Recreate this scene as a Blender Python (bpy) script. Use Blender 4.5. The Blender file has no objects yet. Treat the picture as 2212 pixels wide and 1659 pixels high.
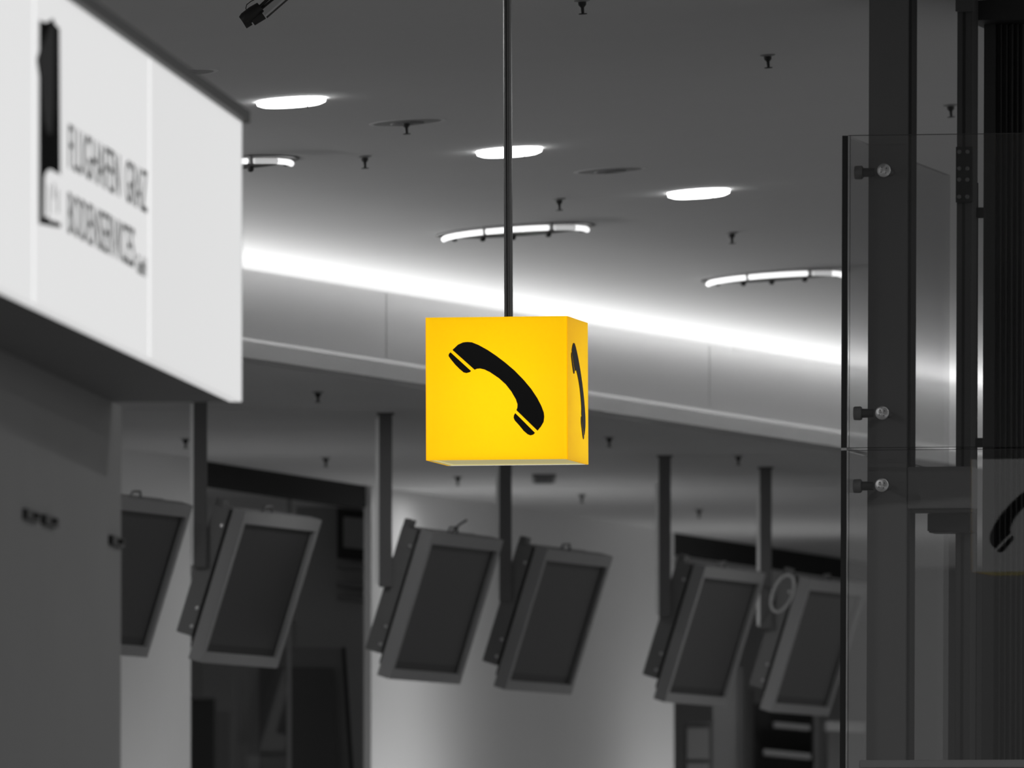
import bpy, bmesh, math, random
from mathutils import Vector, Matrix
random.seed(7)
C = bpy.context.scene.collection
SC = bpy.context.scene

# ------------------------------------------------------------------ camera
F = 27650.0                       # focal length in pixels of the 2212 px wide frame
HOR = 2100.0                      # pixel row of the horizon (below the frame: the lens looks up)
EYE = 1.6
PITCH = math.atan((HOR - 829.5) / F)
cd = bpy.data.cameras.new('camera'); cam = bpy.data.objects.new('camera', cd); C.objects.link(cam)
cam.location = (0, 0, EYE); cam.rotation_euler = (math.pi / 2 + PITCH, 0, 0)
cd.sensor_fit = 'HORIZONTAL'; cd.sensor_width = 36; cd.lens = F / 2212 * 36
cd.clip_start = 0.5; cd.clip_end = 300
cd.dof.use_dof = True; cd.dof.focus_distance = 29.4; cd.dof.aperture_fstop = 15.0
SC.camera = cam

# ------------------------------------------------------------------ world and large lights
w = bpy.data.worlds.new('world'); SC.world = w; w.use_nodes = True
bg = w.node_tree.nodes['Background']; bg.inputs[0].default_value = (1, 1, 1, 1); bg.inputs[1].default_value = 0.26
SC.view_settings.view_transform = 'Standard'; SC.view_settings.look = 'None'
SC.view_settings.exposure = 0; SC.view_settings.gamma = 1; SC.view_settings.use_curve_mapping = False
SC.cycles.use_denoising = True
SC.cycles.max_bounces = 10; SC.cycles.transparent_max_bounces = 16
SC.cycles.sample_clamp_indirect = 4

def area(name, loc, target, sx, sy, power, align=None):
    l = bpy.data.lights.new(name, 'AREA'); l.shape = 'RECTANGLE'; l.size = sx; l.size_y = sy; l.energy = power
    o = bpy.data.objects.new(name, l); C.objects.link(o); o.location = loc
    d = (Vector(target) - Vector(loc)).normalized()
    if align is None: o.rotation_euler = d.to_track_quat('-Z', 'Y').to_euler()
    else:
        xa = Vector(align).normalized(); za = -d; ya = za.cross(xa).normalized(); xa = ya.cross(za)
        o.rotation_euler = Matrix((xa, ya, za)).transposed().to_euler()
    return o

def U(px, py, D):
    """world point at distance D (along +Y) seen at pixel px, py"""
    X, Y = (px - 1106) / F, (829.5 - py) / F
    d = Vector((X, math.cos(PITCH) - Y * math.sin(PITCH), math.sin(PITCH) + Y * math.cos(PITCH)))
    return Vector((0, 0, EYE)) + d * (D / d.y)

# bulkhead line and ceiling plane
A_ = U(525, 582, 40.0); B_ = U(1814, 791, 46.9)
UF = Vector((B_.x - A_.x, B_.y - A_.y, 0)).normalized()          # along the bulkhead, away to the right
NF = Vector((UF.y, -UF.x, 0))                                    # out of the bulkhead, into the hall
CB = 0.067
CC = (B_.z - A_.z - CB * (B_.x - A_.x)) / (B_.y - A_.y)
CA = A_.z - CB * A_.x - CC * A_.y
def ceil_z(x, y): return CA + CB * x + CC * y
def on_ceiling(px, py):
    o = Vector((0, 0, EYE)); d = U(px, py, 1.0) - o
    t = (CA + CC * 0 - EYE) / (d.z - CB * d.x - CC * d.y)
    return o + d * t
SOF = U(525, 780, 40.0).z                                        # height of the lower ceiling
def on_soffit(px, py):
    o = Vector((0, 0, EYE)); d = U(px, py, 1.0) - o
    return o + d * ((SOF - EYE) / d.z)

mid = A_ + UF * 5
zc_ = U(525, 741, 40).z - .002
area('cove_light', (mid.x + NF.x * .045, mid.y + NF.y * .045, zc_), (mid.x + NF.x * 2.1, mid.y + NF.y * 2.1, zc_ + 1.0), 24.0, 0.012, 108, UF)
W0 = U(262, 977, 46.6); W1 = U(1815, 1205, 59.0)                  # line of the back wall
UW = Vector((W1.x - W0.x, W1.y - W0.y, 0)).normalized(); NW = Vector((UW.y, -UW.x, 0))
def wa(px):
    k = (px - 1106) / F
    return (k * W0.y - W0.x) / (UW.x - k * UW.y)
WT = lambda a, b, c: Vector((W0.x, W0.y, 0)) + UW * a + NW * b + Vector((0, 0, c))
# fluorescent trough of the check-in counters, washing the back wall
for q, pwr in ((850, 8), (1440, 7), (300, 2.2)):
    area('counter_light', WT(wa(q), .75, 1.9), WT(wa(q), 0, 2.45), 1.6, 0.3, pwr)
# downlights of the hall and of the check-in area (the lit ones of the row among them)
for x_ in (-6.8, -1.8, 2.6, 6.5):
    for y_ in (8, 15, 22, 29, 35.5):
        l = bpy.data.lights.new('fill_lamp', 'AREA'); l.shape = 'DISK'; l.size = .2; l.energy = 21
        o = bpy.data.objects.new('fill_lamp', l); C.objects.link(o); o.location = (x_, y_, ceil_z(x_, y_) - .03)
for x_, y_, e_ in ((-2.0, 41.5, 4), (-1.25, 40.4, 4), (-.15, 42.8, 3), (-.2, 47.5, 5), (-.12, 50.7, 2.2), (1.9, 47, 7), (2.6, 53, 4), (4.5, 58, 2), (-3, 51, 8), (-3, 60, 12), (1, 62, 12), (-1.4, 56, 8)):  # added fill; one of these makes the bright washer spot on the back wall
    l = bpy.data.lights.new('fill_lamp', 'AREA'); l.shape = 'DISK'; l.size = .16; l.energy = e_
    o = bpy.data.objects.new('fill_lamp', l); C.objects.link(o); o.location = (x_, y_, SOF - .02)

# ------------------------------------------------------------------ materials
def mat(name, g, rough=.6, metal=0.0, spec=.5, noise=.06, scale=8.0, emis=0.0, ecol=None, coat=0.0, bump=0.0):
    col = (g, g, g) if not isinstance(g, tuple) else g
    m = bpy.data.materials.new(name); m.use_nodes = True
    nt = m.node_tree; b = nt.nodes['Principled BSDF']
    n = nt.nodes.new('ShaderNodeTexNoise'); n.inputs['Scale'].default_value = scale; n.inputs['Detail'].default_value = 4
    tc = nt.nodes.new('ShaderNodeTexCoord'); nt.links.new(tc.outputs['Object'], n.inputs['Vector'])
    mx = nt.nodes.new('ShaderNodeMix'); mx.data_type = 'RGBA'
    mx.inputs[6].default_value = tuple(c * (1 - noise) for c in col) + (1,)
    mx.inputs[7].default_value = tuple(min(1, c * (1 + noise)) for c in col) + (1,)
    nt.links.new(n.outputs[0], mx.inputs[0]); nt.links.new(mx.outputs[2], b.inputs['Base Color'])
    b.inputs['Roughness'].default_value = rough; b.inputs['Metallic'].default_value = metal
    b.inputs['Specular IOR Level'].default_value = spec
    if coat: b.inputs['Coat Weight'].default_value = coat; b.inputs['Coat Roughness'].default_value = .03
    if emis:
        e = ecol or col
        b.inputs['Emission Color'].default_value = (e[0], e[1], e[2], 1); b.inputs['Emission Strength'].default_value = emis
    if bump:
        bp = nt.nodes.new('ShaderNodeBump'); bp.inputs['Strength'].default_value = bump; bp.inputs['Distance'].default_value = .002
        nt.links.new(n.outputs[0], bp.inputs['Height']); nt.links.new(bp.outputs[0], b.inputs['Normal'])
    return m

def glass(name, tint, rough=0.0, ior=1.5):
    m = bpy.data.materials.new(name); m.use_nodes = True; nt = m.node_tree
    for n in list(nt.nodes):
        if n.type != 'OUTPUT_MATERIAL': nt.nodes.remove(n)
    out = nt.nodes['Material Output']
    t = nt.nodes.new('ShaderNodeBsdfTransparent'); t.inputs[0].default_value = (tint, tint, tint, 1)
    g = nt.nodes.new('ShaderNodeBsdfGlossy'); g.inputs['Roughness'].default_value = rough
    fr = nt.nodes.new('ShaderNodeFresnel')
    ge = nt.nodes.new('ShaderNodeNewGeometry'); mr = nt.nodes.new('ShaderNodeMapRange')      # same reflectance on both faces of a pane
    mr.inputs[3].default_value = ior; mr.inputs[4].default_value = 1 / ior
    nt.links.new(ge.outputs['Backfacing'], mr.inputs[0]); nt.links.new(mr.outputs[0], fr.inputs[0])
    mx = nt.nodes.new('ShaderNodeMixShader')
    nt.links.new(fr.outputs[0], mx.inputs[0]); nt.links.new(t.outputs[0], mx.inputs[1]); nt.links.new(g.outputs[0], mx.inputs[2])
    nt.links.new(mx.outputs[0], out.inputs[0])
    return m

def mirror_mat(name, refl, rough):
    m = bpy.data.materials.new(name); m.use_nodes = True; nt = m.node_tree
    for n in list(nt.nodes):
        if n.type != 'OUTPUT_MATERIAL': nt.nodes.remove(n)
    out = nt.nodes['Material Output']
    g = nt.nodes.new('ShaderNodeBsdfGlossy'); g.inputs['Roughness'].default_value = rough; g.inputs[0].default_value = (refl,) * 3 + (1,)
    d = nt.nodes.new('ShaderNodeBsdfDiffuse'); d.inputs[0].default_value = (.5, .5, .5, 1)
    n = nt.nodes.new('ShaderNodeTexNoise'); n.inputs['Scale'].default_value = 3
    mr = nt.nodes.new('ShaderNodeMapRange'); mr.inputs[3].default_value = .955; mr.inputs[4].default_value = .975
    mx = nt.nodes.new('ShaderNodeMixShader')
    nt.links.new(n.outputs[0], mr.inputs[0]); nt.links.new(mr.outputs[0], mx.inputs[0])
    nt.links.new(d.outputs[0], mx.inputs[1]); nt.links.new(g.outputs[0], mx.inputs[2]); nt.links.new(mx.outputs[0], out.inputs[0])
    return m

M = {}
M['ceiling'] = mat('ceiling_paint', .62, .9, noise=.02, scale=3)
M['soffit'] = mat('soffit_paint', .62, .85, noise=.03, scale=2)
M['floor'] = mat('floor_stone', .38, .35, noise=.1, scale=2)
M['fascia'] = mirror_mat('lacquered_fascia', .97, .21)
M['lip'] = mat('lip_metal', .55, .45, noise=.03)
M['lip_edge'] = mat('lip_edge_metal', .8, .4)
M['wall_white'] = mat('wall_white_laminate', .62, .4, noise=.05, scale=1.2)
M['wall_grey'] = mat('wall_grey', .30, .8, noise=.05, scale=4)
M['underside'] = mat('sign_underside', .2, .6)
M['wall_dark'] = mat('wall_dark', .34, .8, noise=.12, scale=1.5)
M['pole'] = mat('pole_paint', .12, .5)
M['ledge'] = mat('ledge_grey', .22, .6)
M['fin'] = mat('fin_metal', .03, .5)
M['dark'] = mat('dark_metal', .07, .5, noise=.1)
M['black'] = mat('black_plastic', .010, .5, noise=.1)
M['black_gloss'] = mat('black_film', .004, .2, spec=.25, noise=.05)
M['mid'] = mat('mid_grey_plastic', .26, .55, noise=.05)
M['housing'] = mat('housing_grey', .30, .5, noise=.05)
M['housing_dark'] = mat('housing_dark_grey', .17, .55, noise=.05)
M['screen'] = mat('screen_glass', .035, .4, spec=.3, noise=.08)
M['post'] = mat('post_paint', .13, .5, noise=.04)
M['post_dark'] = mat('post_shade_tone', .02, .6)  # near-black tone for shaded sides of post and beam
M['steel'] = mat('brushed_steel', .62, .28, metal=1.0, noise=.1, scale=60)
M['rod'] = mat('rod_metal', .16, .32, metal=.9, noise=.1, scale=30)
M['lit'] = mat('lamp_glow', .9, .5, emis=9.0, ecol=(1, 1, 1))
M['tube'] = mat('tube_glow', .9, .5, emis=1.15, ecol=(1, 1, 1))
M['tube_dim'] = mat('tube_glow_dim', .8, .5, emis=.38, ecol=(1, 1, 1))
M['reflector'] = mat('lamp_reflector', .75, .25, metal=.8)
M['trimring'] = mat('lamp_trim_white', .75, .5)
M['glass'] = glass('clear_glass', .96)
M['glass_side'] = glass('side_glass', .88, ior=1.05)
M['light_trim'] = mat('light_trim', .6, .5)
M['pole_lit'] = mat('pole_lit_white', .92, .4)  # white stands for light falling on the poles' left face
M['paper'] = mat('paper_white', .55, .7)
M['letter'] = mat('letter_grey_film', .16, .9, spec=0, noise=.1)
M['emblem'] = mat('emblem_black_film', .035, .9, spec=0)
M['black_matte'] = mat('black_matte_board', .03, .9, spec=.05)

def yellow(name, col, e, ecol, coat=.25):
    m = mat(name, col, .35, noise=.01, scale=3, emis=e, ecol=ecol, coat=coat, spec=.2 if coat else .06)
    nt = m.node_tree; b = nt.nodes['Principled BSDF']; out = nt.nodes['Material Output']
    ge = nt.nodes.new('ShaderNodeNewGeometry'); mr = nt.nodes.new('ShaderNodeMapRange')      # the sheet glows outwards only
    mr.inputs[3].default_value = e; mr.inputs[4].default_value = 0
    nt.links.new(ge.outputs['Backfacing'], mr.inputs[0]); nt.links.new(mr.outputs[0], b.inputs['Emission Strength'])
    t = nt.nodes.new('ShaderNodeBsdfTranslucent'); t.inputs[0].default_value = (.55, .50, 0, 1)
    ad = nt.nodes.new('ShaderNodeAddShader'); nt.links.new(b.outputs[0], ad.inputs[0]); nt.links.new(t.outputs[0], ad.inputs[1])
    nt.links.new(ad.outputs[0], out.inputs[0])
    return m
M['yellow'] = yellow('yellow_acrylic', (.2, .11, .0), .73, (1.0, .50, .0))
M['yellow_side'] = yellow('yellow_acrylic_dim_side', (.15, .08, .0), .50, (1.0, .44, .0), 0)  # same acrylic, darker and weaker: the oblique faces' dimmer look set by colour
M['yellow_plate'] = mat('yellow_plate', (.7, .4, 0), .4)
M['diffuser'] = mat('frosted_diffuser', (.75, .72, .5), .3, emis=.33, ecol=(1, .86, .35))
M['pale_back'] = mat('pale_rear_for_reflection', .6, .35, emis=.46, ecol=(1, 1, 1))  # rear face made pale and glowing only for its grey reflection
M['sign'] = mat('sign_white_acrylic', .7, .5, spec=.15, emis=.63, ecol=(1, 1, 1), noise=.01)
M['sign_b'] = mat('sign_white_acrylic_end', .7, .5, spec=.15, emis=.60, ecol=(1, 1, 1), noise=.01)
M['seam'] = mat('sign_seam_light', .7, .5, spec=.15, emis=.685, ecol=(1, 1, 1), noise=.01)

# ------------------------------------------------------------------ helpers
class MB:
    def __init__(s): s.v = []; s.f = []
    def add(s, vs, fs):
        o = len(s.v); s.v += [tuple(v) for v in vs]; s.f += [tuple(i + o for i in f) for f in fs]; return s
    def hexa(s, b, t):
        """b, t: four bottom and four top points, same order"""
        return s.add(list(b) + list(t), [(3, 2, 1, 0), (4, 5, 6, 7), (0, 1, 5, 4), (1, 2, 6, 5), (2, 3, 7, 6), (3, 0, 4, 7)])
    def box(s, x0, x1, y0, y1, z0, z1, T=None):
        T = T or (lambda a, b, c: Vector((a, b, c)))
        return s.hexa([T(x0, y0, z0), T(x1, y0, z0), T(x1, y1, z0), T(x0, y1, z0)],
                      [T(x0, y0, z1), T(x1, y0, z1), T(x1, y1, z1), T(x0, y1, z1)])
    def prism(s, poly, T, d0, d1):
        """poly in (u,v); T(u,v,d)"""
        n = len(poly)
        return s.add([T(u, v, d0) for u, v in poly] + [T(u, v, d1) for u, v in poly],
                     [tuple(range(n - 1, -1, -1)), tuple(range(n, 2 * n))] + [(i, (i + 1) % n, n + (i + 1) % n, n + i) for i in range(n)])
    def tube(s, pts, r, n=10, closed=False, caps=True):
        pts = [Vector(p) for p in pts]; m = len(pts)
        rs = r if isinstance(r, (list, tuple)) else [r] * m
        vs = []; fs = []; up = Vector((0, 0, 1)); prev = None
        for i, p in enumerate(pts):
            if closed: d = pts[(i + 1) % m] - pts[i - 1]
            else: d = pts[min(i + 1, m - 1)] - pts[max(i - 1, 0)]
            d.normalize()
            if prev is None:
                a = d.cross(up) if abs(d.z) < .95 else d.cross(Vector((1, 0, 0)))
            else: a = prev - d * prev.dot(d)
            a.normalize(); prev = a; b = d.cross(a)
            for k in range(n):
                t = 2 * math.pi * k / n
                vs.append(p + (a * math.cos(t) + b * math.sin(t)) * rs[i])
        rows = m if closed else m - 1
        for i in range(rows):
            for k in range(n):
                j = (i + 1) % m
                fs.append((i * n + k, i * n + (k + 1) % n, j * n + (k + 1) % n, j * n + k))
        if caps and not closed:
            fs.append(tuple(range(n - 1, -1, -1))); fs.append(tuple((m - 1) * n + k for k in range(n)))
        return s.add(vs, fs)
    def lathe(s, prof, n=32, T=None):
        """prof: (r, h) list round the local Z axis"""
        T = T or (lambda a, b, c: Vector((a, b, c)))
        vs = []; fs = []
        for r, h in prof:
            for k in range(n):
                t = 2 * math.pi * k / n; vs.append(T(r * math.cos(t), r * math.sin(t), h))
        for i in range(len(prof) - 1):
            for k in range(n):
                fs.append((i * n + k, i * n + (k + 1) % n, (i + 1) * n + (k + 1) % n, (i + 1) * n + k))
        if prof[0][0] > 1e-6: fs.append(tuple(range(n - 1, -1, -1)))
        if prof[-1][0] > 1e-6: fs.append(tuple((len(prof) - 1) * n + k for k in range(n)))
        return s.add(vs, fs)
    def build(s, name, m, parent=None, origin=None, smooth=False, bevel=0):
        me = bpy.data.meshes.new(name)
        o0 = Vector(origin) if origin is not None else Vector((0, 0, 0))
        me.from_pydata([tuple(Vector(v) - o0) for v in s.v], [], s.f); me.update()
        bm = bmesh.new(); bm.from_mesh(me); bmesh.ops.recalc_face_normals(bm, faces=bm.faces)
        if bevel: bmesh.ops.bevel(bm, geom=bm.edges[:], offset=bevel, segments=2, affect='EDGES', clamp_overlap=True)
        bm.to_mesh(me); bm.free()
        me.materials.append(m)
        if smooth:
            for p in me.polygons: p.use_smooth = True
            try: me.set_sharp_from_angle(angle=math.radians(40))
            except Exception: pass
        o = bpy.data.objects.new(name, me); C.objects.link(o)
        if parent is not None:
            # parent's world position is subtracted
            off = Vector((0, 0, 0)); q = parent
            while q is not None: off += Vector(q.location); q = q.parent
            o.parent = parent; o.location = o0 - off
        else: o.location = o0
        return o

def tag(o, label, cat, group=None, kind=None):
    o['label'] = label; o['category'] = cat
    if group: o['group'] = group
    if kind: o['kind'] = kind
    return o
def thing(name, label, cat, loc, group=None):
    o = bpy.data.objects.new(name, None); C.objects.link(o); o.location = loc; o.empty_display_size = .1
    return tag(o, label, cat, group)
def struct(o, label=None):
    o['kind'] = 'structure'
    if label: o['label'] = label
    return o
def dup(root, loc, label, group=None):
    r = root.copy(); C.objects.link(r); r.location = loc; r['label'] = label
    if group: r['group'] = group
    for ch in list(root.children):
        c = ch.copy(); C.objects.link(c); c.parent = r
        for g in list(ch.children):
            d = g.copy(); C.objects.link(d); d.parent = c
    return r

# ================================================================== SETTING
struct(MB().box(-16, 16, -2, 75, -.1, 0).build('floor', M['floor']), 'grey stone floor of the hall')
# upper ceiling: a thin slab on the tilted plane, ending a little behind the bulkhead
def cz(x, y, dz): return Vector((x, y, ceil_z(x, y) + dz))
e0 = A_ - UF * 8 - NF * .3; e1 = A_ + UF * 18 - NF * .3
cs = [(12, 6), (12 + 0, e1.y), (e1.x, e1.y), (e0.x, e0.y), (-9, e0.y), (-9, 6)]
mb = MB(); mb.prism(cs, lambda u, v, d: cz(u, v, d), 0, .12)
struct(mb.build('ceiling', M['ceiling']), 'plain grey upper ceiling with recessed lamps')

# bulkhead (fascia) with lacquered panels, and the lip below it
FT = lambda a, b, c: Vector((A_.x, A_.y, 0)) + UF * a + NF * b + Vector((0, 0, c))    # a along, b out, c height
def fa(px):   # distance along the bulkhead of a pixel column
    k = (px - 1106) / F
    return (k * A_.y - A_.x) / (UF.x - k * UF.y)
ztop = lambda a: ceil_z(*(FT(a, 0, 0).xy))
zl0, zl1 = SOF, U(525, 741, 40).z
wb = MB().box(-8, 18, -.16, -.012, SOF + .024, 1.6 + 2.9, FT).build('wall_bulkhead', M['wall_grey'])
struct(wb, 'glossy bulkhead between the upper and the lower ceiling')
cuts = [-8, fa(240), fa(834), fa(1533), fa(1533) + 4.4, fa(1533) + 8.9, 18]
for i in range(len(cuts) - 1):
    a0, a1 = cuts[i] + .004, cuts[i + 1] - .004
    p = MB().hexa([FT(a0, -.012, zl0 + .001), FT(a1, -.012, zl0 + .001), FT(a1, 0, zl0 + .001), FT(a0, 0, zl0 + .001)],
                  [FT(a0, -.012, ztop(a0)), FT(a1, -.012, ztop(a1)), FT(a1, 0, ztop(a1)), FT(a0, 0, ztop(a0))])
    p.build('panel', M['fascia'], wb, origin=FT((a0 + a1) / 2, 0, 3.6))
t1 = MB().box(-8, 18, 0, .085, zl0, zl0 + .008, FT).box(-8, 18, .075, .085, zl0 + .008, zl1 - .006, FT).build('trim_1', M['lip'])
struct(t1, 'pale metal lip along the lower edge of the glossy bulkhead')
def translucent(name, g):
    m = bpy.data.materials.new(name); m.use_nodes = True; nt = m.node_tree
    t = nt.nodes.new('ShaderNodeBsdfTranslucent'); t.inputs[0].default_value = (g, g, g, 1)
    ad = nt.nodes.new('ShaderNodeAddShader'); b = nt.nodes['Principled BSDF']; b.inputs['Base Color'].default_value = (.4, .4, .4, 1)
    nt.links.new(b.outputs[0], ad.inputs[0]); nt.links.new(t.outputs[0], ad.inputs[1]); nt.links.new(ad.outputs[0], nt.nodes['Material Output'].inputs[0])
    return m
mb = MB(); mb.add([FT(-8, .086, zl1 - .0055), FT(18, .086, zl1 - .0055), FT(18, .086, zl1 + .0045), FT(-8, .086, zl1 + .0045)], [(0, 1, 2, 3)])
mb.build('edge_strip', translucent('edge_plastic', .014), t1)  # translucent strip added so the cove light draws a bright line on the lip

# lower ceiling in long panels, with open joints
def line_y(x, base, U_):  # y of a line through base along U_ at x
    return base.y + (x - base.x) / U_.x * U_.y
sof = MB().prism([(FT(-8, -.01, 0).x, FT(-8, -.01, 0).y), (FT(18, -.01, 0).x, FT(18, -.01, 0).y), (11, 74), (-9, 74), (-9, FT(-8, 0, 0).y)],
                 lambda u, v, d: Vector((u, v, d)), SOF + .025, SOF + .12).build('ceiling_lower', M['wall_dark'])
sof.name = 'ceiling.001'; struct(sof, 'lower grey ceiling over the check-in area')
ys = [on_soffit(1106, q).y for q in (850, 884, 925, 985, 1040, 1062)] 
ys = [32.0, 36.5, 40.2] + [on_soffit(1106, q).y for q in (884, 925, 985, 1048)] + [56.5, 62.0, 68.0, 74.0]
for i in range(len(ys) - 1):
    y0, y1 = ys[i] + .012, ys[i + 1] - .012
    # clip against the bulkhead line: x must be behind (left of) the bulkhead
    x0a = FT(0, -.0125, 0); xl = lambda y: x0a.x + (y - x0a.y) / UF.y * UF.x
    if xl(y1) < -8.9: continue
    p = MB().prism([(-9, y0), (min(xl(y0), 10), y0), (min(xl(y1), 10), y1), (-9, y1)], lambda u, v, d: Vector((u, v, d)), SOF, SOF + .024)
    p.build('ceiling_panel', M['soffit'], sof, origin=(0, (y0 + y1) / 2, SOF))

# back wall of thin white panels standing parallel to the bulkhead, with dark openings between them
struct(MB().box(wa(262) - 6, wa(412), -.03, 0, 0, SOF, WT).build('wall_back_left', M['wall_white']), 'pale wall panel left of the dark opening')
struct(MB().box(wa(802), wa(1456), -.03, 0, 0, SOF, WT).build('wall_back', M['wall_white']), 'pale back wall panel behind the middle monitors')
struct(MB().box(wa(2020), wa(2044), -.03, 0, 0, SOF, WT).build('wall_back_right', M['wall_white']), 'narrow pale wall panel seen through the glass')
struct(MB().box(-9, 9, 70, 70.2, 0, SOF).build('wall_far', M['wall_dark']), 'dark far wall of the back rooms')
for n, (pa, pb, ya, yb) in enumerate([(414, 801, 0, .085), (1458, 2018, 0, .085)]):
    o = MB().box(wa(pa), wa(pb), -.10, -.02, SOF - yb, SOF, WT).build('trim_%d' % (n + 2), M['black_matte'])
    struct(o, 'dark beam over the %s opening of the back wall' % ('left', 'right')[n])

# wall below the light box, left
K = .86                                   # the light box and its wall stand nearer than the focus
L0 = U(0, 755, 22.35 * K); L1 = U(262, 877, 24.6 * K)
UL = Vector((L1.x - L0.x, L1.y - L0.y, 0)).normalized(); NL = Vector((UL.y, -UL.x, 0))
S0 = U(0, 630, 20.3 * K); S1 = U(523, 868, 24.4 * K)
US = Vector((S1.x - S0.x, S1.y - S0.y, 0)).normalized(); NS = Vector((US.y, -US.x, 0))
SL = (S1 - S0).xy.length
SB, ST = S1.z, U(525, 265, 24.4 * K).z
LT = lambda a, b, c: Vector((L0.x, L0.y, 0)) + UL * a + NL * b + Vector((0, 0, c))
ll = (L1 - L0).xy.length
struct(MB().box(-4, ll, -1.2, 0, 0, SB, LT).build('wall_left', M['wall_grey']), 'plain grey wall under the white light box')

# ================================================================== LIGHT BOX SIGN
STn = lambda a, b, c: Vector((S0.x, S0.y, 0)) + US * a + NS * b + Vector((0, 0, c))
def sa(px):
    k = (px - 1106) / F
    return (k * S0.y - S0.x) / (US.x - k * US.y)
def sz(px, py):
    D = STn(sa(px), 0, 0).y
    return U(px, py, D).z
box = thing('light_box_sign', 'long white backlit sign with tall dark emblem and two lines of lettering', 'sign', STn(SL / 2, -.3, SB))
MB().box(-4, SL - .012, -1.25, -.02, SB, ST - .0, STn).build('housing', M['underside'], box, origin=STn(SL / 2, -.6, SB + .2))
MB().box(-4, SL + .01, -1.25, .012, ST, ST + .019, STn).build('top_cap', M['black'], box, origin=STn(SL / 2, -.6, ST))
def spanel(a0, a1, m):
    return MB().box(a0 + .003, a1 - .003, -.02, 0, SB, ST, STn).build('light_panel', m, box, origin=STn((a0 + a1) / 2, 0, SB + .2))
seg = [-4, -1.4, sa(72), sa(322), SL]
for i in range(4): spanel(seg[i], seg[i + 1], M['sign'] if i < 3 else M['sign_b'])
for q in (72, 322):
    MB().box(sa(q) - .012, sa(q) + .012, -.001, .0015, SB + .002, ST - .002, STn).build('panel_joint', M['seam'], box, origin=STn(sa(q), 0, SB + .2))
MB().box(SL - .012, SL, -1.25, -.0, SB, ST, STn).build('end_plate', M['mid'], box, origin=STn(SL, -.6, SB + .2))

def text_mesh(txt):
    cu = bpy.data.curves.new('lettering', 'FONT'); cu.body = txt; cu.extrude = 0; cu.resolution_u = 3
    o = bpy.data.objects.new('lettering', cu); C.objects.link(o)
    dg = bpy.context.evaluated_depsgraph_get(); dg.update()
    me = bpy.data.meshes.new_from_object(o.evaluated_get(dg))
    vs = [v.co.copy() for v in me.vertices]; fs = [tuple(p.vertices) for p in me.polygons]
    bpy.data.objects.remove(o); bpy.data.meshes.remove(me); bpy.data.curves.remove(cu)
    x0 = min(v.x for v in vs); x1 = max(v.x for v in vs); y0 = min(v.y for v in vs); y1 = max(v.y for v in vs)
    return [((v.x - x0) / (x1 - x0), (v.y - y0) / (y1 - y0)) for v in vs], fs
def lettering(txt, pa, pb, z0, z1, parent, bold=.0015):
    vs, fs = text_mesh(txt); a0, a1 = sa(pa), sa(pb)
    mb = MB()
    for k, off in enumerate((0, bold)):
        mb.add([STn(a0 + (a1 - a0 - bold) * u + off, .0022 + k * .0004, z0 + (z1 - z0) * v) for u, v in vs], fs)
    return mb.build('lettering', M['letter'], parent, origin=STn((a0 + a1) / 2, 0, z0))
za, zb = sz(145, 265), sz(145, 365)
lettering('FLUGHAFEN', 143, 254, sz(145, 364), sz(145, 267), box)
lettering('GRAZ', 266, 313, sz(145, 364), sz(145, 267), box)
lettering('BODENSERVICES', 142, 286, sz(143, 504), sz(143, 413), box)
lettering('GmbH', 291, 311, sz(300, 594), sz(300, 552), box)
# emblem: tall dark bar with torn top, bulging rock outline at its left, pale figures at its foot
E = lambda pts: [(sa(x), sz(x, y)) for x, y in pts]
SP = lambda u, v, d: STn(u, d, v)
em = MB().prism(E([(80, 487 - 4), (80, 166), (74, 128), (80, 110), (80, 44), (92, 49), (101, 46), (108, 40), (112, 52), (122, 62), (125, 492)]), SP, .0015, .003)
emo = em.build('emblem', M['emblem'], box, origin=STn(sa(100), 0, 3))
MB().prism(E([(82, 170), (75, 128), (82, 105), (90, 85), (104, 50), (110, 56), (110, 130), (108, 230), (104, 290), (97, 290), (88, 260), (84, 220)]), SP, .003, .0038).build(
    'rock_shape', mat('emblem_grey', .15, .9, spec=0), emo, origin=STn(sa(95), 0, 3))
MB().prism(E([(89, 470), (90, 382), (94, 371), (100, 366), (107, 368), (113, 374), (118, 373), (122, 378), (127, 392), (127, 478), (120, 482), (112, 476), (104, 478), (96, 466)]), SP, .003, .0038).build(
    'figure_shape', M['sign'], emo, origin=STn(sa(110), 0, 3))
for pts in ([(97, 400), (99, 400), (99, 462), (97, 462)], [(108, 395), (110, 395), (110, 430), (108, 430)], [(116, 410), (118, 410), (118, 460), (116, 460)]):
    MB().prism(E(pts), SP, .0038, .0045).build('figure_line', M['light_trim'], emo, origin=STn(sa(110), 0, 3))

# dark pegs on the wall under the light box
def peg(px, py, label):
    k = (px - 1106) / F
    a = (k * L0.y - L0.x) / (UL.x - k * UL.y); D = LT(a, 0, 0).y; z = U(px, py, D).z
    t = thing('wall_peg', label, 'peg', LT(a, 0, z), 'dark pegs on the grey wall')
    MB().box(a - .10, a + .10, 0, .008, z - .0075, z + .0075, LT).build('plate', M['black'], t, origin=LT(a, 0, z))
    MB().tube([LT(a, .008, z), LT(a, .016, z)], .004, 8).build('pin', M['black'], t, origin=LT(a, .01, z))
peg(62, 1114, 'small dark peg on the grey wall, left one of the close pair')
peg(102, 1126, 'small dark peg on the grey wall, right one of the close pair')
peg(246, 1170, 'small dark peg at the right edge of the grey wall, beside the first monitor')

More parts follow.
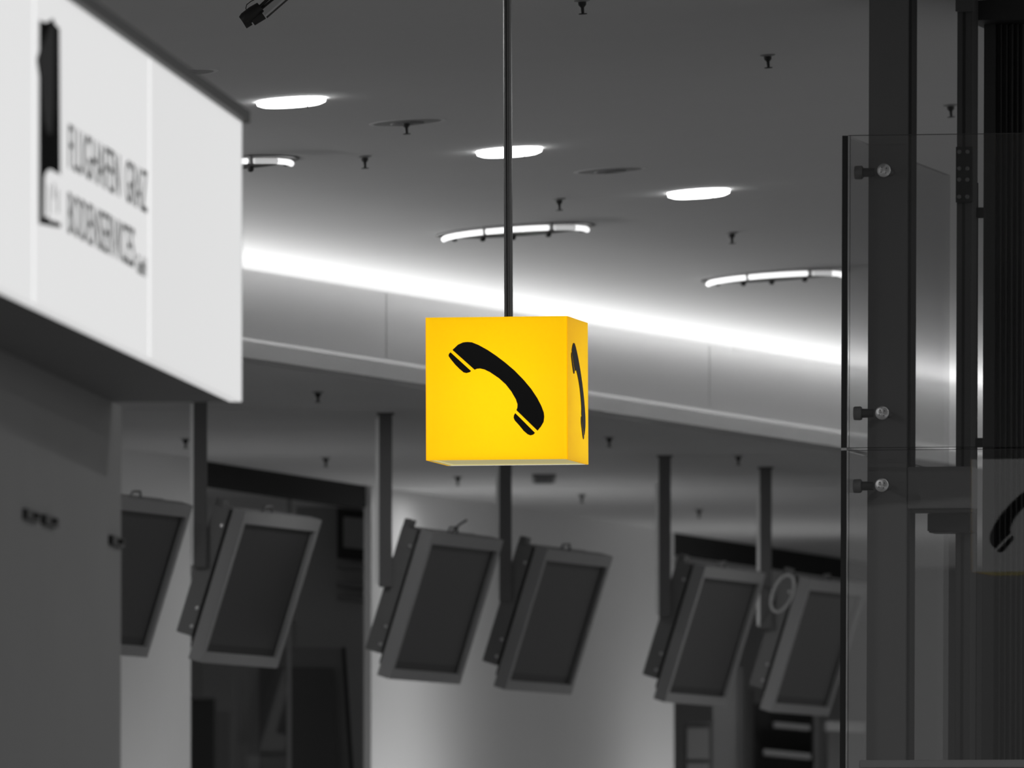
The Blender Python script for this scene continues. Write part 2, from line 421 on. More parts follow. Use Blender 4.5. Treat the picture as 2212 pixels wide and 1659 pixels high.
# ================================================================== CEILING LAMPS
CN = Vector((-CB, -CC, 1)).normalized()
CX = Vector((1, 0, CB)).normalized(); CY = CN.cross(CX)
def CT(o): return lambda a, b, c: Vector(o) + CX * a + CY * b + CN * c
ZT = CT((0, 0, 0))
R = .094
def make_down(name, label, lit):
    t = thing(name, label, 'ceiling lamp', (0, 0, 0), 'round downlights in a row across the ceiling')
    mb = MB().lathe([(R + .012, .002), (R + .012, -.0008), (R + .004, -.0014), (R, -.0012), (R, .002)], 40, ZT); mb.build('trim_ring', M['trimring'], t, smooth=True)
    if lit:
        MB().lathe([(R - .001, 0), (R - .003, -.011), (R - .016, -.0160), (R * .5, -.018), (0, -.0185)], 40, ZT).build('lens', M['lit'], t, smooth=True)
        MB().box(R * .42, R * .46, -R * .9, R * .9, -.0200, -.016, ZT).build('clip', M['mid'], t)
    else:
        MB().lathe([(R - .001, -.001), (R * .6, -.002), (0, -.002)], 40, ZT).build('lens', M['housing'], t, smooth=True)
        MB().lathe([(R * .5, -.002), (R * .48, -.006), (R * .2, -.006), (R * .2, -.002)], 24, ZT).build('reflector', M['housing_dark'], t, smooth=True)
    return t
l0 = make_down('downlight', 'lit round downlight nearest the white light box', True)
l0.location = on_ceiling(629, 215)
dup(l0, on_ceiling(1100, 323), 'lit round downlight crossed by the hanging rod of the yellow sign')
dup(l0, on_ceiling(1509, 413), 'lit round downlight furthest right, above the long lit ring')
d0 = make_down('dark_downlight', 'unlit round downlight just above the edge of the white light box', False)
d0.location = on_ceiling(384, 158)
dup(d0, on_ceiling(880, 264), 'unlit round downlight behind a sprinkler, between the two left lit downlights')
dup(d0, on_ceiling(1318, 368), 'unlit round downlight between the middle and the right lit downlights')

RR = .232
def arc(r, t0, t1, n, z): return [ZT(r * math.cos(math.radians(t0 + (t1 - t0) * i / n)), r * math.sin(math.radians(t0 + (t1 - t0) * i / n)), z) for i in range(n + 1)]
def make_ring(label):
    t = thing('ring_lamp', label, 'ceiling lamp', (0, 0, 0), 'large round fluorescent lamps')
    MB().lathe([(RR + .012, .002), (RR + .012, -.003), (RR, -.004), (RR - .006, -.001), (RR - .006, .002)], 48, ZT).build('rim', M['dark'], t, smooth=True)
    MB().lathe([(RR - .006, -.001), (RR * .5, -.0015), (0, -.0015)], 48, ZT).build('back_plate', M['dark'], t, smooth=True)
    for (a0, a1, mt) in ((181, 243, 'tube'), (246, 297, 'tube'), (303, 325, 'tube_dim'), (325.5, 359, 'tube')):
        tb = MB(); tb.tube(arc(RR - .013, a0, a1, 12, -.0155), .0086, 10); tb.build('tube', M[mt], t, smooth=True)
    MB().tube(arc(RR - .05, 190, 350, 24, -.010), .005, 8).build('inner_tube', M['tube_dim'], t, smooth=True)
    for ang in (20, 62, 92, 118, 150):
        p = ZT(RR * math.cos(math.radians(ang)) * .93, RR * math.sin(math.radians(ang)) * .93, 0)
        MB().lathe([(.009, 0), (.009, -.012), (.004, -.016), (0, -.016)], 10, lambda a, b, c: p + CX * a + CY * b + CN * c).build('holder', M['black'], t, smooth=True)
    for ang in (244.5, 300):
        p = ZT((RR - .013) * math.cos(math.radians(ang)), (RR - .013) * math.sin(math.radians(ang)), -.0145)
        MB().lathe([(.006, .014), (.006, -.008), (0, -.009)], 10, lambda a, b, c: p + CX * a + CY * b + CN * c).build('socket', M['housing'], t, smooth=True)
    return t
r0 = make_ring('large round fluorescent lamp crossed by the hanging rod of the yellow sign')
r0.location = on_ceiling(1113, 496)
dup(r0, on_ceiling(1674, 594), 'large round fluorescent lamp at the right, reaching the glass edge')
r2 = dup(r0, on_ceiling(460, 353), 'large round fluorescent lamp half hidden behind the white light box')
# same row carried on to the right, outside the frame (seen only as reflections)
dup(r0, on_ceiling(2300, 700), 'large round fluorescent lamp beyond the glass lift')

# sprinklers
def make_sprinkler(T):
    t = thing('sprinkler', '', 'sprinkler', (0, 0, 0), 'ceiling sprinklers')
    MB().lathe([(.016, .001), (.016, -.002), (.009, -.004), (0, -.004)], 16, T).build('escutcheon', M['mid'], t, smooth=True)
    MB().lathe([(.0085, -.003), (.008, -.010), (.0035, -.015), (.003, -.026), (0, -.026)], 12, T).build('body', M['black'], t, smooth=True)
    t.scale = (1.25, 1.25, 1.25)
    b = MB().lathe([(0, -.026), (.0085, -.027), (.0085, -.0285), (0, -.029)], 12, T); b.build('deflector', M['black'], t, smooth=True)
    return t
up = [(1257, 4, 'cut by the top edge of the picture'), (1658, 122, 'highest in the open ceiling near the lift frame'),
      (877, 266, 'in front of the unlit downlight left of the rod'), (787, 341, 'left of the middle lit downlight, above the bright band'),
      (1207, 433, 'just above the right part of the middle ring lamp'), (1580, 506, 'between the right downlight and the right ring lamp'),
      (2053, 230, 'between the lift post and the dark rail')]
low = [(687, 846, 'right under the bulkhead lip, left of the second pole'), (401, 947, 'left of the first monitor pole'),
       (704, 988, 'above the left dark opening'), (989, 1029, 'left of the pole beneath the yellow sign'),
       (1316, 944, 'left of the fourth monitor pole, near the lip'), (1595, 984, 'between the last two monitor poles'),
       (1257, 1067, 'above the middle wall panel, right of the yellow sign'), (1510, 1100, 'above the right dark opening')]
s0 = None
for i, (x, y, l) in enumerate(up):
    lab = 'small dark ceiling sprinkler ' + l
    if s0 is None: s0 = make_sprinkler(ZT); s0.location = on_ceiling(x, y - 4); s0['label'] = lab
    else: dup(s0, on_ceiling(x, y - 4), lab)
s1 = None
for i, (x, y, l) in enumerate(low):
    lab = 'small dark sprinkler ' + l
    if s1 is None: s1 = make_sprinkler(lambda a, b, c: Vector((a, b, c))); s1.location = on_soffit(x, y); s1['label'] = lab
    else: dup(s1, on_soffit(x, y), lab)
v = on_soffit(1175, 1030)
vt = thing('ceiling_vent', 'small square dark vent in the lower ceiling, below right of the yellow sign', 'vent', v)
IT = lambda o: (lambda a, b, c: Vector(o) + Vector((a, b, c)))
MB().box(-.045, .045, -.3, .3, -.012, 0, IT(v)).build('frame', M['housing_dark'], vt, origin=v)
for k in range(3): MB().box(-.035, .035, -.24 + k * .18, -.12 + k * .18, -.018, -.012, IT(v)).build('slat', M['black'], vt, origin=v + Vector((0, -.18 + k * .18, -.015)))

# ceiling spotlight at the top edge
D = 29.9
P = lambda x, y, d=0: U(x, y, D + d)
sp = thing('spotlight_arm', 'black spotlight arm with clear tube hanging at the top edge of the picture', 'spotlight', P(640, -90))
MB().tube([P(523, 46), P(530, 41), P(548, 27), P(563, 15)], [.013, .0165, .0165, .013], 14).build('clamp_head', M['black'], sp, origin=P(540, 33), smooth=True)
MB().tube([P(545, 47), P(568, 31)], [.011, .013], 10).tube([P(528, 54), P(541, 46)], .010, 10).build('clamp_screw', M['black'], sp, origin=P(556, 40), smooth=True)
c1 = on_ceiling(700, -60)
MB().tube([P(553, 22), P(582, -5), P(660, -75, -.1)], .0038, 8).build('rod', M['black'], sp, origin=P(590, -5), smooth=True)
MB().tube([P(561, 22), P(594, -5), P(675, -75, -.1)], .0030, 8).build('rod', M['black'], sp, origin=P(600, -5), smooth=True)
MB().tube([P(566, 26), P(605, -8), P(690, -78, -.1)], .0105, 14).build('clear_tube', M['glass_side'], sp, origin=P(600, 0), smooth=True)
MB().tube([P(576, 38), P(622, -2), P(700, -70, -.1)], .0022, 8).build('rod', M['dark'], sp, origin=P(610, 0), smooth=True)
MB().tube([P(535, 27), P(531, 18), P(533, 10), P(542, 3), P(556, -4)], .0012, 6).build('wire', M['black'], sp, origin=P(535, 12), smooth=True)
cp = Vector((P(680, -75, -.1).x, P(680, -75, -.1).y, 0)); cp.z = ceil_z(cp.x, cp.y)
MB().box(-.05, .05, -.05, .05, P(680, -78, -.1).z - cp.z - .005, .01, IT(cp)).build('ceiling_mount', M['black'], sp, origin=cp)

# ================================================================== TELEPHONE SIGN
Dc = 28.0; s = .3145; psi = math.radians(8.6)
cc = U(1226, 837, Dc - .5 * s * math.sin(psi) * 0)       # front right edge, mid height
ex = Vector((math.cos(psi), -math.sin(psi), 0)); ey = Vector((math.sin(psi), math.cos(psi), 0)); ez = Vector((0, 0, 1))
rol = Matrix.Rotation(math.radians(-.22), 3, 'Y')
ex, ey, ez = rol @ ex, rol @ ey, rol @ ez
cen = cc - ex * s / 2 + ey * s / 2
KT = lambda a, b, c: cen + ex * a + ey * b + ez * c
h = s / 2
tel = thing('telephone_sign', 'yellow backlit cube sign with black telephone handset, hanging on a thin rod', 'sign', KT(0, 0, h))
body = [(405, 472), (455, 425), (500, 405), (540, 401), (580, 405), (640, 430), (720, 475), (800, 530), (880, 592), (960, 662), (1040, 745), (1110, 830),
        (1165, 915), (1200, 985), (1220, 1040), (1224, 1080), (1218, 1125), (1195, 1165), (1163, 1204), (975, 1018), (983, 995), (985, 965), (970, 920), (930, 850),
        (880, 785), (820, 730), (740, 675), (690, 650), (650, 641), (625, 643), (603, 652)]
ear1 = [(388, 492), (571, 662), (560, 673), (530, 681), (505, 675), (470, 645), (430, 605), (390, 555), (372, 530), (370, 518), (375, 505)]
ear2 = [(965, 1043), (1141, 1222), (1125, 1238), (1100, 1245), (1075, 1235), (1040, 1205), (1000, 1155), (960, 1110), (950, 1085), (952, 1065)]
def icon(face, parent):
    mb = MB()
    for poly in (body, ear1, ear2):
        pts = [((x - 164) / 1268 - .5, .5 - (y - .5 * (x - 164) / 1268 * -0 - 177) / 1284) for x, y in poly]
        mb.prism([(u * s, v_ * s) for u, v_ in pts], face, h + .0002, h + .0014)
    o = mb.build('handset_symbol', M['black_gloss'], parent, origin=face(0, 0, h))
    # n-gon caps of concave outlines: triangulate cleanly
    bm = bmesh.new(); bm.from_mesh(o.data); bmesh.ops.triangulate(bm, faces=[f for f in bm.faces if len(f.verts) > 4]); bm.to_mesh(o.data); bm.free()
    return o
faces = {'front': lambda u, v_, d: KT(u, -d, v_), 'back': lambda u, v_, d: KT(-u, d, v_),
         'right': lambda u, v_, d: KT(d, u, v_), 'left': lambda u, v_, d: KT(-d, -u, v_)}
g = .0012
MB().tube([KT(0, 0, -.11), KT(0, 0, .11)], .012, 12).build('inner_tube', M['trimring'], tel, origin=KT(0, 0, 0), smooth=True)
lp = bpy.data.lights.new('sign_lamp', 'POINT'); lp.energy = .25; lp.shadow_soft_size = .012
for k_ in (-.04, .04):
    for kk in (-1, 1):
        lo = bpy.data.objects.new('sign_lamp', lp); C.objects.link(lo); lo.location = KT(kk * .03, -.035 * 0, k_)
lp.energy = .34 / 4
for nm, fc in faces.items():
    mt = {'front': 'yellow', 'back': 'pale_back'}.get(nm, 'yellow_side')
    mb = MB().prism([(-h + g, -h + .0005), (h - g, -h + .0005), (h - g, h - .0005), (-h + g, h - .0005)], fc, h - .006, h)
    mb.f.pop(0)                                     # open at the back: a sheet with folded edges
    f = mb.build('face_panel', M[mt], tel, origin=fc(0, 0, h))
    if nm == 'back': f['label'] = 'rear face panel made pale for its grey reflection in the lift glass'
    icon(fc, f)
MB().box(-h + .006, h - .006, -h + .006, h - .006, h - .004, h - .001, KT).build('top_plate', M['yellow_plate'], tel, origin=KT(0, 0, h))
fr = MB()
for (a0, a1, b0, b1) in ((-h + .006, h - .006, -h + .006, -h + .012), (-h + .006, h - .006, h - .012, h - .006), (-h + .006, -h + .012, -h + .012, h - .012), (h - .012, h - .006, -h + .012, h - .012)):
    fr.box(a0, a1, b0, b1, -h + .001, -h + .005, KT)
fr.build('bottom_frame', M['diffuser'], tel, origin=KT(0, 0, -h))
MB().box(-h + .012, h - .012, -h + .012, h - .012, -h + .003, -h + .007, KT).build('bottom_diffuser', M['diffuser'], tel, origin=KT(0, 0, -h))
# rod: slotted profile, two rounded ribs
zr1 = 0.0
topc = KT(0, 0, h); 
ra = (U(1094.5, 683, Dc + .15) - cen).dot(ex)
ctop = ceil_z(topc.x, topc.y) - topc.z
prof = [(-.0088, -.006), (-.0066, -.0085), (-.003, -.0085), (-.0012, -.005), (.0014, -.005), (.003, -.0085), (.0068, -.0085), (.0088, -.006), (.0088, .006), (.0066, .0085), (-.0066, .0085), (-.0088, .006)]
MB().prism([(ra + u, v_) for u, v_ in prof], lambda u, v_, d: KT(u, v_, d), h, h + ctop + .05).build('rod', M['rod'], tel, origin=KT(ra, 0, h + .5))
MB().lathe([(.035, h + ctop + .02), (.035, h + ctop - .012), (.014, h + ctop - .03), (.0095, h + ctop - .03)], 24, lambda a, b, c: KT(ra + a, b, c)).build('ceiling_cup', M['dark'], tel, origin=KT(ra, 0, h + ctop), smooth=True)

# ================================================================== GLASS LIFT SHAFT
bc = KT(0, h, 0)                                   # rear face centre of the cube
vc = U(2217, 1106, 35.6)                           # where its mirror image stands
N = Vector((vc.x - bc.x, vc.y - bc.y, 0)).normalized()
PM = Vector(((vc.x + bc.x) / 2, (vc.y + bc.y) / 2, 0))
E1 = Vector((N.y, -N.x, 0)); E2 = N
k = (1830 - 1106) / F
tt = (k * PM.y - PM.x) / (E1.x - k * E1.y)
O = PM + E1 * tt
ZM = U(1830, 829, O.y).z
LEAN = .0052
ZC = ceil_z(O.x, O.y) + .02
GT = lambda a, b, c: O + E1 * a + E2 * b + Vector((LEAN * (c - ZM), 0, c))
def ga(px, b):
    k = (px - 1106) / F; q = O + E2 * b
    # depth along the camera axis includes the height at mid frame
    return (k * q.y - q.x) / (E1.x - k * E1.y)
def gz(py, a, b):
    return U(1106, py, (O + E1 * a + E2 * b).y).z
shaft = thing('glass_lift_shaft', 'dark steel and glass lift shaft at the right, with round glass fixings', 'lift shaft', GT(.3, .3, 0))
def gb(name, px0, px1, py0, py1, b0, b1, m, parent=None, bevel=0, bref=None):
    a0, a1 = ga(px0, b0), ga(px1, b0)
    z1 = gz(py0, (a0 + a1) / 2, b0) if py0 is not None else ZC
    z0 = gz(py1, (a0 + a1) / 2, b0) if py1 is not None else 0.0
    return MB().box(a0, a1, b0, b1, z0, z1, GT).build(name, m, parent or shaft, origin=GT((a0 + a1) / 2, b0, (z0 + z1) / 2), bevel=bevel)
zg = gz(970, 0, 0); ztp = gz(293, 0, 0); GAP = .0035
aR = ga(2330, 0)
MB().box(.001, aR, 0, .010, zg + GAP, ztp, GT).build('front_pane', M['glass'], shaft, origin=GT(.3, 0, 3.2))
MB().box(.001, aR, 0, .010, .02, zg - GAP, GT).build('front_pane', M['glass'], shaft, origin=GT(.3, 0, 2.2))
ae = ga(1818, 0)
MB().box(ae, 0, .012, 1.62, zg + GAP, ztp, GT).build('side_pane', M['glass_side'], shaft, origin=GT(0, .8, 3.2))
MB().box(ae, 0, .012, 1.62, .02, zg - GAP, GT).build('side_pane', M['glass_side'], shaft, origin=GT(0, .8, 2.2))
for z0, z1 in ((zg + GAP, ztp), (.02, zg - GAP)):
    MB().box(ae, 0, 0, .0115, z0, z1, GT).build('pane_edge', M['black'], shaft, origin=GT(0, 0, (z0 + z1) / 2))  # black strip put in for the dark glass edge of the side pane
    MB().box(.0012, .0022, -.0006, 0, z0, z1, GT).build('edge_line', M['light_trim'], shaft, origin=GT(0, 0, (z0 + z1) / 2))
    MB().box(.0060, .0072, -.0006, 0, z0, z1, GT).build('edge_line', M['black'], shaft, origin=GT(0, 0, (z0 + z1) / 2))
MB().box(ae, .0, 0.0, 1.0, zg - GAP + .0002, zg + GAP - .0006, GT).build('side_joint', mat('lit_glass_edge', .55, .6), shaft, origin=GT(0, .8, zg))  # light grey stands for the lit polished edge of the glass
MB().box(.001, aR, .002, .008, zg - GAP, zg - GAP + .0012, GT).box(.001, aR, .002, .008, zg + GAP - .0012, zg + GAP, GT).build('joint_line', M['black'], shaft, origin=GT(.3, 0, zg))
MB().box(.001, aR, 0, .010, ztp, ztp + .0012, GT).build('top_edge', M['dark'], shaft, origin=GT(.3, 0, ztp))
# post, beam, rail
gb('post', 1875, 1961, None, None, .10, .21, M['post'], bevel=.002)
gb('post_shade_strip', 1961.2, 1968, None, None, .105, .185, M['post_dark'])  # dark strip standing in for the post's shaded right side
gb('crossbeam', 1962, 2100, 1008, 1098, .10, .20, M['post'], bevel=.002)
gb('beam_shade_strip', 1963, 2100, 1099, 1106, .11, .20, M['post_dark'])  # dark strip standing in for shade on the beam's underside
gb('rail', 2066, 2098, None, None, .32, .42, M['dark'], bevel=.002)
gb('rail_groove', 2078, 2084, None, None, .3185, .3195, M['black'])
pl = gb('bolt_plate', 2064, 2099, 317, 437, .300, .316, M['black'])
for yy in (328, 364, 388, 425):
    for xx in (2071.5, 2089):
        a = ga(xx, .30); z = gz(yy, a, .30)
        MB().lathe([(.0055, 0), (.0055, .004), (.0035, .006), (0, .006)], 10, lambda p, q, r_: GT(a + p, .30 - r_, z + q)).build('bolt', M['housing_dark'], pl, origin=GT(a, .30, z), smooth=True)
gb('rail_head', 2062, 2100, -400, 24, .27, .30, M['dark'])
gb('header_box', 2086, 2330, -400, 42, .45, .9, M['black'])
gb('motor_box', 2005, 2097, 1106, 1150, .22, .34, M['black'], bevel=.004)
gb('bracket', 2097, 2124, 448, 470, .40, .43, M['black'])
gb('bracket', 2097, 2124, 946, 966, .40, .43, M['black'])
cb = MB(); cb.box(ga(2110, .44), ga(2112.5, .44), .44, .443, 0, gz(395, ga(2111, .44), .44), GT)
cb.build('guide_cable', M['black'], shaft, origin=GT(ga(2111, .44), .44, 2))
MB().box(ga(2105, .45), ga(2108, .45), .45, .453, 0, gz(395, ga(2106, .45), .45), GT).build('guide_rail_edge', M['steel'], shaft, origin=GT(ga(2106, .45), .44, 2))
cw = gb('fluted_panel', 2124, 2330, None, None, .62, .70, M['black'])
for x0, x1, m in ((2125, 2149, 'housing_dark'), (2160, 2163, 'dark'), (2172, 2175, 'dark'), (2184, 2187, 'housing_dark'), (2196, 2199, 'dark'), (2207, 2211, 'dark'), (2222, 2228, 'dark')):
    gb('fin', x0, x1, None, None, .60 if m != 'housing_dark' else .59, .619, M['fin'], cw)
# glass fixings
def disc(px, py):
    a = ga(px, 0); z = gz(py, a, 0)
    T = lambda p, q, r_: GT(a + p, -r_, z + q)
    f = MB().lathe([(.0, .0), (.0172, .0), (.0176, .002), (.0170, .0052), (.0155, .006), (0, .0062)], 32, T).build('glass_fixing', M['disc'], shaft, origin=GT(a, 0, z), smooth=True)
    for ang in (35, 125, 215, 305):
        c_, s_ = math.cos(math.radians(ang)) * .0085, math.sin(math.radians(ang)) * .0085
        MB().lathe([(.0016, .006), (.0016, .0066), (0, .0066)], 8, lambda p, q, r_: T(p + c_, q + s_, r_)).build('pin_hole', M['dark'], f, origin=T(c_, s_, .006))
    MB().lathe([(.008, -.10), (.008, -.010)], 16, T).build('stem', M['housing_dark'], f, origin=GT(a, .05, z), smooth=True)
# radially brushed disc: anisotropic sparkle
m = mat('radial_brushed_steel', .55, .36, metal=1.0, noise=.05, scale=40); nt = m.node_tree; b = nt.nodes['Principled BSDF']
b.inputs['Anisotropic'].default_value = .85
tn = nt.nodes.new('ShaderNodeTangent'); tn.direction_type = 'RADIAL'; tn.axis = 'Y'; nt.links.new(tn.outputs[0], b.inputs['Tangent'])
M['disc'] = m
for q in ((1909, 368), (1907, 892), (1907, 1048)): disc(*q)
def side_fix(py):
    b_ = .105; z = gz(py, 0, b_); a0 = .001; a1 = ga(1877, .10) + .003
    T = lambda p, q, r_: GT(a0 + r_, b_ + p, z + q)
    f = MB().lathe([(.0, 0), (.0165, 0), (.0175, .003), (.0175, .017), (.015, .020), (0, .020)], 24, T).build('side_fixing', M['housing_dark'], shaft, origin=GT(a0, b_, z), smooth=True)
    MB().lathe([(.0115, .019), (.0115, a1 - a0 + .01)], 20, T).build('stem', M['dark'], f, origin=GT(a0 + .03, b_, z), smooth=True)
for q in (373, 893, 1050): side_fix(q)
# pale ledge at the lower right corner
lg = thing('ledge', 'pale grey ledge in the bottom right corner in front of the lift', 'ledge', GT(.5, -.3, gz(1700, .3, -.5)))
a0 = ga(1860, -.5)
z1 = gz(1642, a0, -.5)
MB().box(a0, a0 + 1.5, -.5, -.35, z1 - .02, z1, GT).build('top_board', M['ledge'], lg, origin=GT(a0 + .7, -.5, z1), bevel=.002)
MB().box(a0 + .01, a0 + 1.5, -.485, -.36, 0, z1 - .02, GT).build('front_board', M['ledge'], lg, origin=GT(a0 + .7, -.5, 1))

# ================================================================== HANGING MONITORS
ps = math.radians(74); tl = math.radians(17.5)
Wv = Vector((math.cos(ps), math.sin(ps), 0)); NH = Vector((math.sin(ps), -math.cos(ps), 0))
Uv = Vector((0, 0, 1)) * math.cos(tl) + NH * math.sin(tl); Nv = NH * math.cos(tl) - Vector((0, 0, 1)) * math.sin(tl)
MW, MH, TH = .87, .525, .045
QT = lambda a, q, r_: Wv * a + Uv * q + Nv * r_        # local: origin = top, near corner of the back of the front housing
def frame_ring(W_, H_, l, r_, t, b, d0, d1):
    mb = MB()
    mb.box(0, W_, -t, 0, d0, d1, QT); mb.box(0, W_, -H_, -H_ + b, d0, d1, QT)
    mb.box(0, l, -H_ + b, -t, d0, d1, QT); mb.box(W_ - r_, W_, -H_ + b, -t, d0, d1, QT)
    return mb
def make_monitor(label):
    t = thing('hanging_monitor', label, 'monitor', (0, 0, 0), 'check-in monitors hanging in a row')
    hs = MB().box(0, MW, -MH, 0, 0, TH - .016, QT).build('housing', M['housing'], t)
    frame_ring(MW, MH, .03, .035, .042, .035, TH - .016, TH).build('bezel', M['housing'], t)
    sc_ = MB().box(.03, MW - .035, -MH + .035, -.042, TH - .0158, TH - .014, QT).build('screen', M['black'], t)
    MB().box(.04, MW - .07, -MH + .062, -.062, TH - .014, TH - .0125, QT).build('screen_glass', M['screen'], sc_)
    MB().box(.02, MW - .02, -MH + .04, -.03, -.011, 0, QT).build('spacer', M['black'], t)
    bk = MB().box(.0, MW, -MH * .86, -.01, -.068, -.011, QT).build('rear_housing', M['housing_dark'], t, bevel=.002)
    for q in (-.07, -MH * .68, -MH * .80):
        MB().lathe([(.006, 0), (.006, .005), (0, .006)], 10, lambda a, b, c: QT(-c, q + b, -.02 + a)).build('bolt', M['steel'], bk, smooth=True)
    # two small hoops and a hook on the top edge
    MB().tube([QT(MW * .30, 0, .02), QT(MW * .31, .018, .02), QT(MW * .40, .022, .02), QT(MW * .43, 0, .02)], .004, 8).build('handle', M['housing_dark'], t, smooth=True)
    MB().box(.03, .09, -.04, .014, -.075, -.05, QT).build('mount_bracket', M['housing_dark'], t)
    return t
mons = [(216, 1063, 41.4, None, 'display monitor cut off by the grey wall at the left'),
        (505, 1096, 42.5, 433, 'hanging display monitor in front of the left dark opening'),
        (910, 1141, 43.7, 833, 'hanging display monitor at the left edge of the pale wall panel'),
        (1158, 1178, 45.6, 1092, 'hanging display monitor under the yellow cube, against the pale wall'),
        (1500, 1216, 47.3, 1436, 'hanging display monitor at the right edge of the pale wall panel'),
        (1728, 1244, 48.4, 1654, 'hanging display monitor with a looped cable, beside the glass shaft')]
m0 = make_monitor(mons[0][4]); m0.location = U(*mons[0][:3])
made = [m0] + [dup(m0, U(x, y, D), lab) for x, y, D, pp, lab in mons[1:]]
for t, (x, y, D, pp, lab) in zip(made, mons):
    base = U(x, y, D)
    # pole from the lower ceiling to the rear housing
    if pp is None: pp = x - 68
    pc = base + QT(.06, -.30, -.085)
    D2 = D + .03; xy = U(pp, 1000, D2)
    hw = .022
    T = lambda a, b, c: Vector((xy.x, xy.y, 0)) + Vector((a, b, c))
    zb = base.z - .20
    MB().box(-hw, hw, -hw, hw, zb, SOF, T).build('pole', M['pole'], t, origin=T(0, 0, zb), bevel=.002)
    MB().box(-hw - .012, -hw, -hw, .01, zb + .01, SOF - (.10 if pp > 1300 else .02), T).build('pole_lit_strip', M['pole_lit'], t, origin=T(-hw, 0, zb))  # white strip standing in for the pole's lit left face
    MB().box(-hw - .008, hw + .008, -hw - .008, hw + .008, SOF - .006, SOF, T).build('ceiling_plate', M['dark'], t, origin=T(0, 0, SOF))
    p0 = T(0, 0, base.z - .12); p1 = base + QT(.06, -.12, -.05)
    MB().tube([p0, p1], .014, 10).build('arm', M['dark'], t, origin=p0, smooth=True)
    if x == 910:
        q0 = base + QT(.30, 0, .02)
        MB().tube([q0, q0 + Vector((.03, .01, .03)), q0 + Vector((.055, .01, .045))], .004, 6).build('aerial', M['dark'], t, origin=q0)
    if x == 1728:
        L = [U(1690 + 22 * math.cos(a_) * 1.0 + 12 * math.sin(a_), 1282 - 40 * math.sin(a_) , D - .12) for a_ in [i * math.pi / 12 for i in range(24)]]
        MB().tube(L, .0055, 8, closed=True).build('cable', M['paper'], t, origin=L[0], smooth=True)

# ================================================================== BACK ROOMS
def slab(name, pts, D, depth, m, parent=None):
    """upright board: pixel polygon at distance D, real thickness depth"""
    mb = MB(); n = len(pts)
    a = [U(x, y, D) for x, y in pts]; b = [p + Vector((0, depth, 0)) for p in a]
    mb.add(a + b, [tuple(range(n)), tuple(range(2 * n - 1, n - 1, -1))] + [(i, (i + 1) % n, n + (i + 1) % n, n + i) for i in range(n)])
    o0 = sum(a, Vector((0, 0, 0))) / n
    return mb.build(name, m, parent, origin=o0)
FB = lambda px, D: U(px, HOR, D).x
def upright(name, x0, x1, y0, D, dep, m, parent=None, y1=None):
    a = U(x0, y0, D); b = U(x1, y0, D); zb = 0 if y1 is None else U(x0, y1, D).z
    o = MB().box(a.x, b.x, D, D + dep, zb, a.z).build(name, m, parent, origin=((a.x + b.x) / 2, D, zb))
    return o
Dk = 54.0
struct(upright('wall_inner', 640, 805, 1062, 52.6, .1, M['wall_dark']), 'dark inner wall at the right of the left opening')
struct(upright('wall_added_right', 1930, 2300, 1226, 60.5, .1, mat('wall_deep', .13, .9)), 'dark wall added to darken the view through the glass lift')  # wall added to keep the area behind the lift glass dark
nb = thing('notice_board', 'framed grey notice board in the upper right of the left dark opening', 'board', U(762, 1150, 52.5))
slab('frame', [(728, 1098), (794, 1104), (794, 1212), (728, 1206)], 52.50, .03, M['black'], nb)
slab('sheet', [(742, 1116), (786, 1120), (786, 1186), (742, 1182)], 52.48, .018, M['mid'], nb)
for y in (1216, 1256, 1284):
    o = slab('wall_shelf', [(728, y), (795, y + 6), (795, y + 16), (728, y + 10)], 52.38, .2, M['housing_dark'])
    tag(o, {1216: 'grey shelf just under the notice board, topmost of three', 1256: 'grey shelf under the notice board, middle of three', 1284: 'grey shelf under the notice board, lowest of three'}[y], 'shelf', 'shelves under the notice board')
dr = thing('office_door', 'dark office door in the left opening behind the first full monitor', 'door', Vector((FB(640, 52.1), 52.1, 0)))
slab('door_leaf', [(520, 1396), (738, 1400), (756, 1700), (756, 2250), (520, 2250)], 52.1, .05, M['housing_dark'], dr)
slab('door_frame', [(738, 1398), (746, 1398), (766, 1700), (766, 2400), (757, 2400), (757, 1700)], 52.09, .09, M['black'], dr)
slab('door_panel', [(560, 1440), (720, 1444), (732, 1700), (732, 2150), (560, 2150)], 52.085, .015, M['dark'], dr)
gp = thing('glass_partition', 'clear glass partition with pale edge in the left dark opening', 'partition', Vector((FB(625, 51.5), 51.5, 0)))
o = upright('edge_profile', 620, 630, 1060, 51.5, .03, M['housing'], gp)
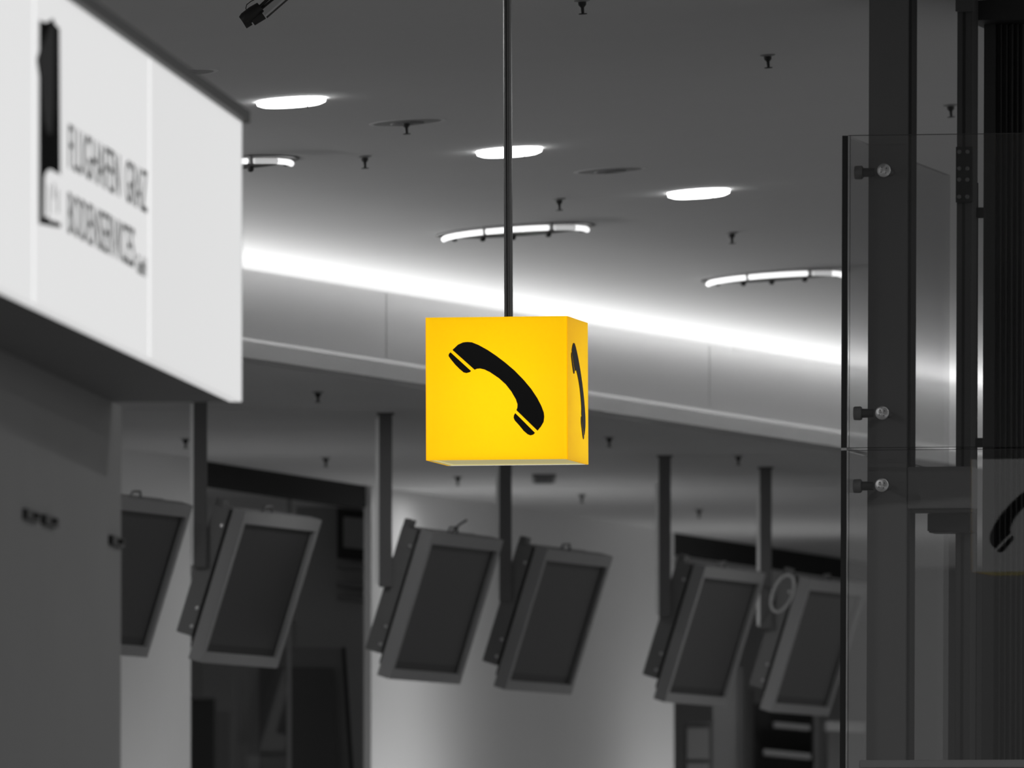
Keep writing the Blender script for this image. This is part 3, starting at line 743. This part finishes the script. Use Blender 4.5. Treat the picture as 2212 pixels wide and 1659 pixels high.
upright('pane', 440, 620, 1060, 51.5, .01, M['glass'], gp)
bl = thing('counter_block', 'low black block at the foot of the left dark opening', 'counter', Vector((FB(435, 50), 50.2, 0)))
upright('body', 414, 462, 1512, 50.0, .4, M['black'], bl)
upright('top_board', 412, 464, 1506, 49.98, .44, M['dark'], bl, y1=1512)

# right opening: partition edge, filing shelves
pt = thing('partition_panel', 'grey partition panel with lighter edge in the right dark opening', 'partition', Vector((FB(1570, 57), 57, 0)))
upright('panel', 1540, 1594, 1440, 57.0, .04, M['wall_dark'], pt)
upright('edge_profile', 1594, 1604, 1440, 56.98, .08, M['housing_dark'], pt)
sh = thing('shelf_unit', 'dark shelf unit with pale shelf fronts below the last monitor', 'shelf unit', Vector((FB(1700, 58), 58.3, 0)))
upright('side', 1620, 1628, 1490, 58.0, .4, M['dark'], sh); upright('side', 1758, 1768, 1530, 58.0, .4, M['mid'], sh)
upright('back_board', 1628, 1758, 1520, 58.38, .02, M['dark'], sh)
slab('shelf', [(1672, 1559), (1750, 1566), (1750, 1578), (1672, 1571)], 57.98, .35, M['paper'], sh)
slab('shelf', [(1650, 1618), (1752, 1628), (1752, 1641), (1650, 1631)], 57.98, .35, M['paper'], sh)
slab('shelf', [(1640, 1690), (1756, 1700), (1756, 1713), (1640, 1703)], 57.98, .35, M['paper'], sh)
o = thing('side_counter', 'pale end of a counter beside the glass shaft edge', 'counter', U(1800, 1565, 56)); 
slab('top_board', [(1785, 1558), (1870, 1560), (1870, 1582), (1785, 1578)], 56, .5, M['mid'], o)
slab('front_board', [(1788, 1579), (1870, 1582), (1870, 2380), (1788, 2380)], 56.03, .4, M['dark'], o)
mc = thing('filing_cabinet', 'dark filing cabinet at the foot of the right dark opening', 'cabinet', Vector((FB(1510, 58), 58, 0)))
upright('body', 1478, 1538, 1560, 56.4, .5, M['dark'], mc)
upright('drawer_front', 1484, 1532, 1572, 56.38, .02, M['housing_dark'], mc, y1=1640)
upright('drawer_front', 1484, 1532, 1648, 56.38, .02, M['housing_dark'], mc, y1=1716)
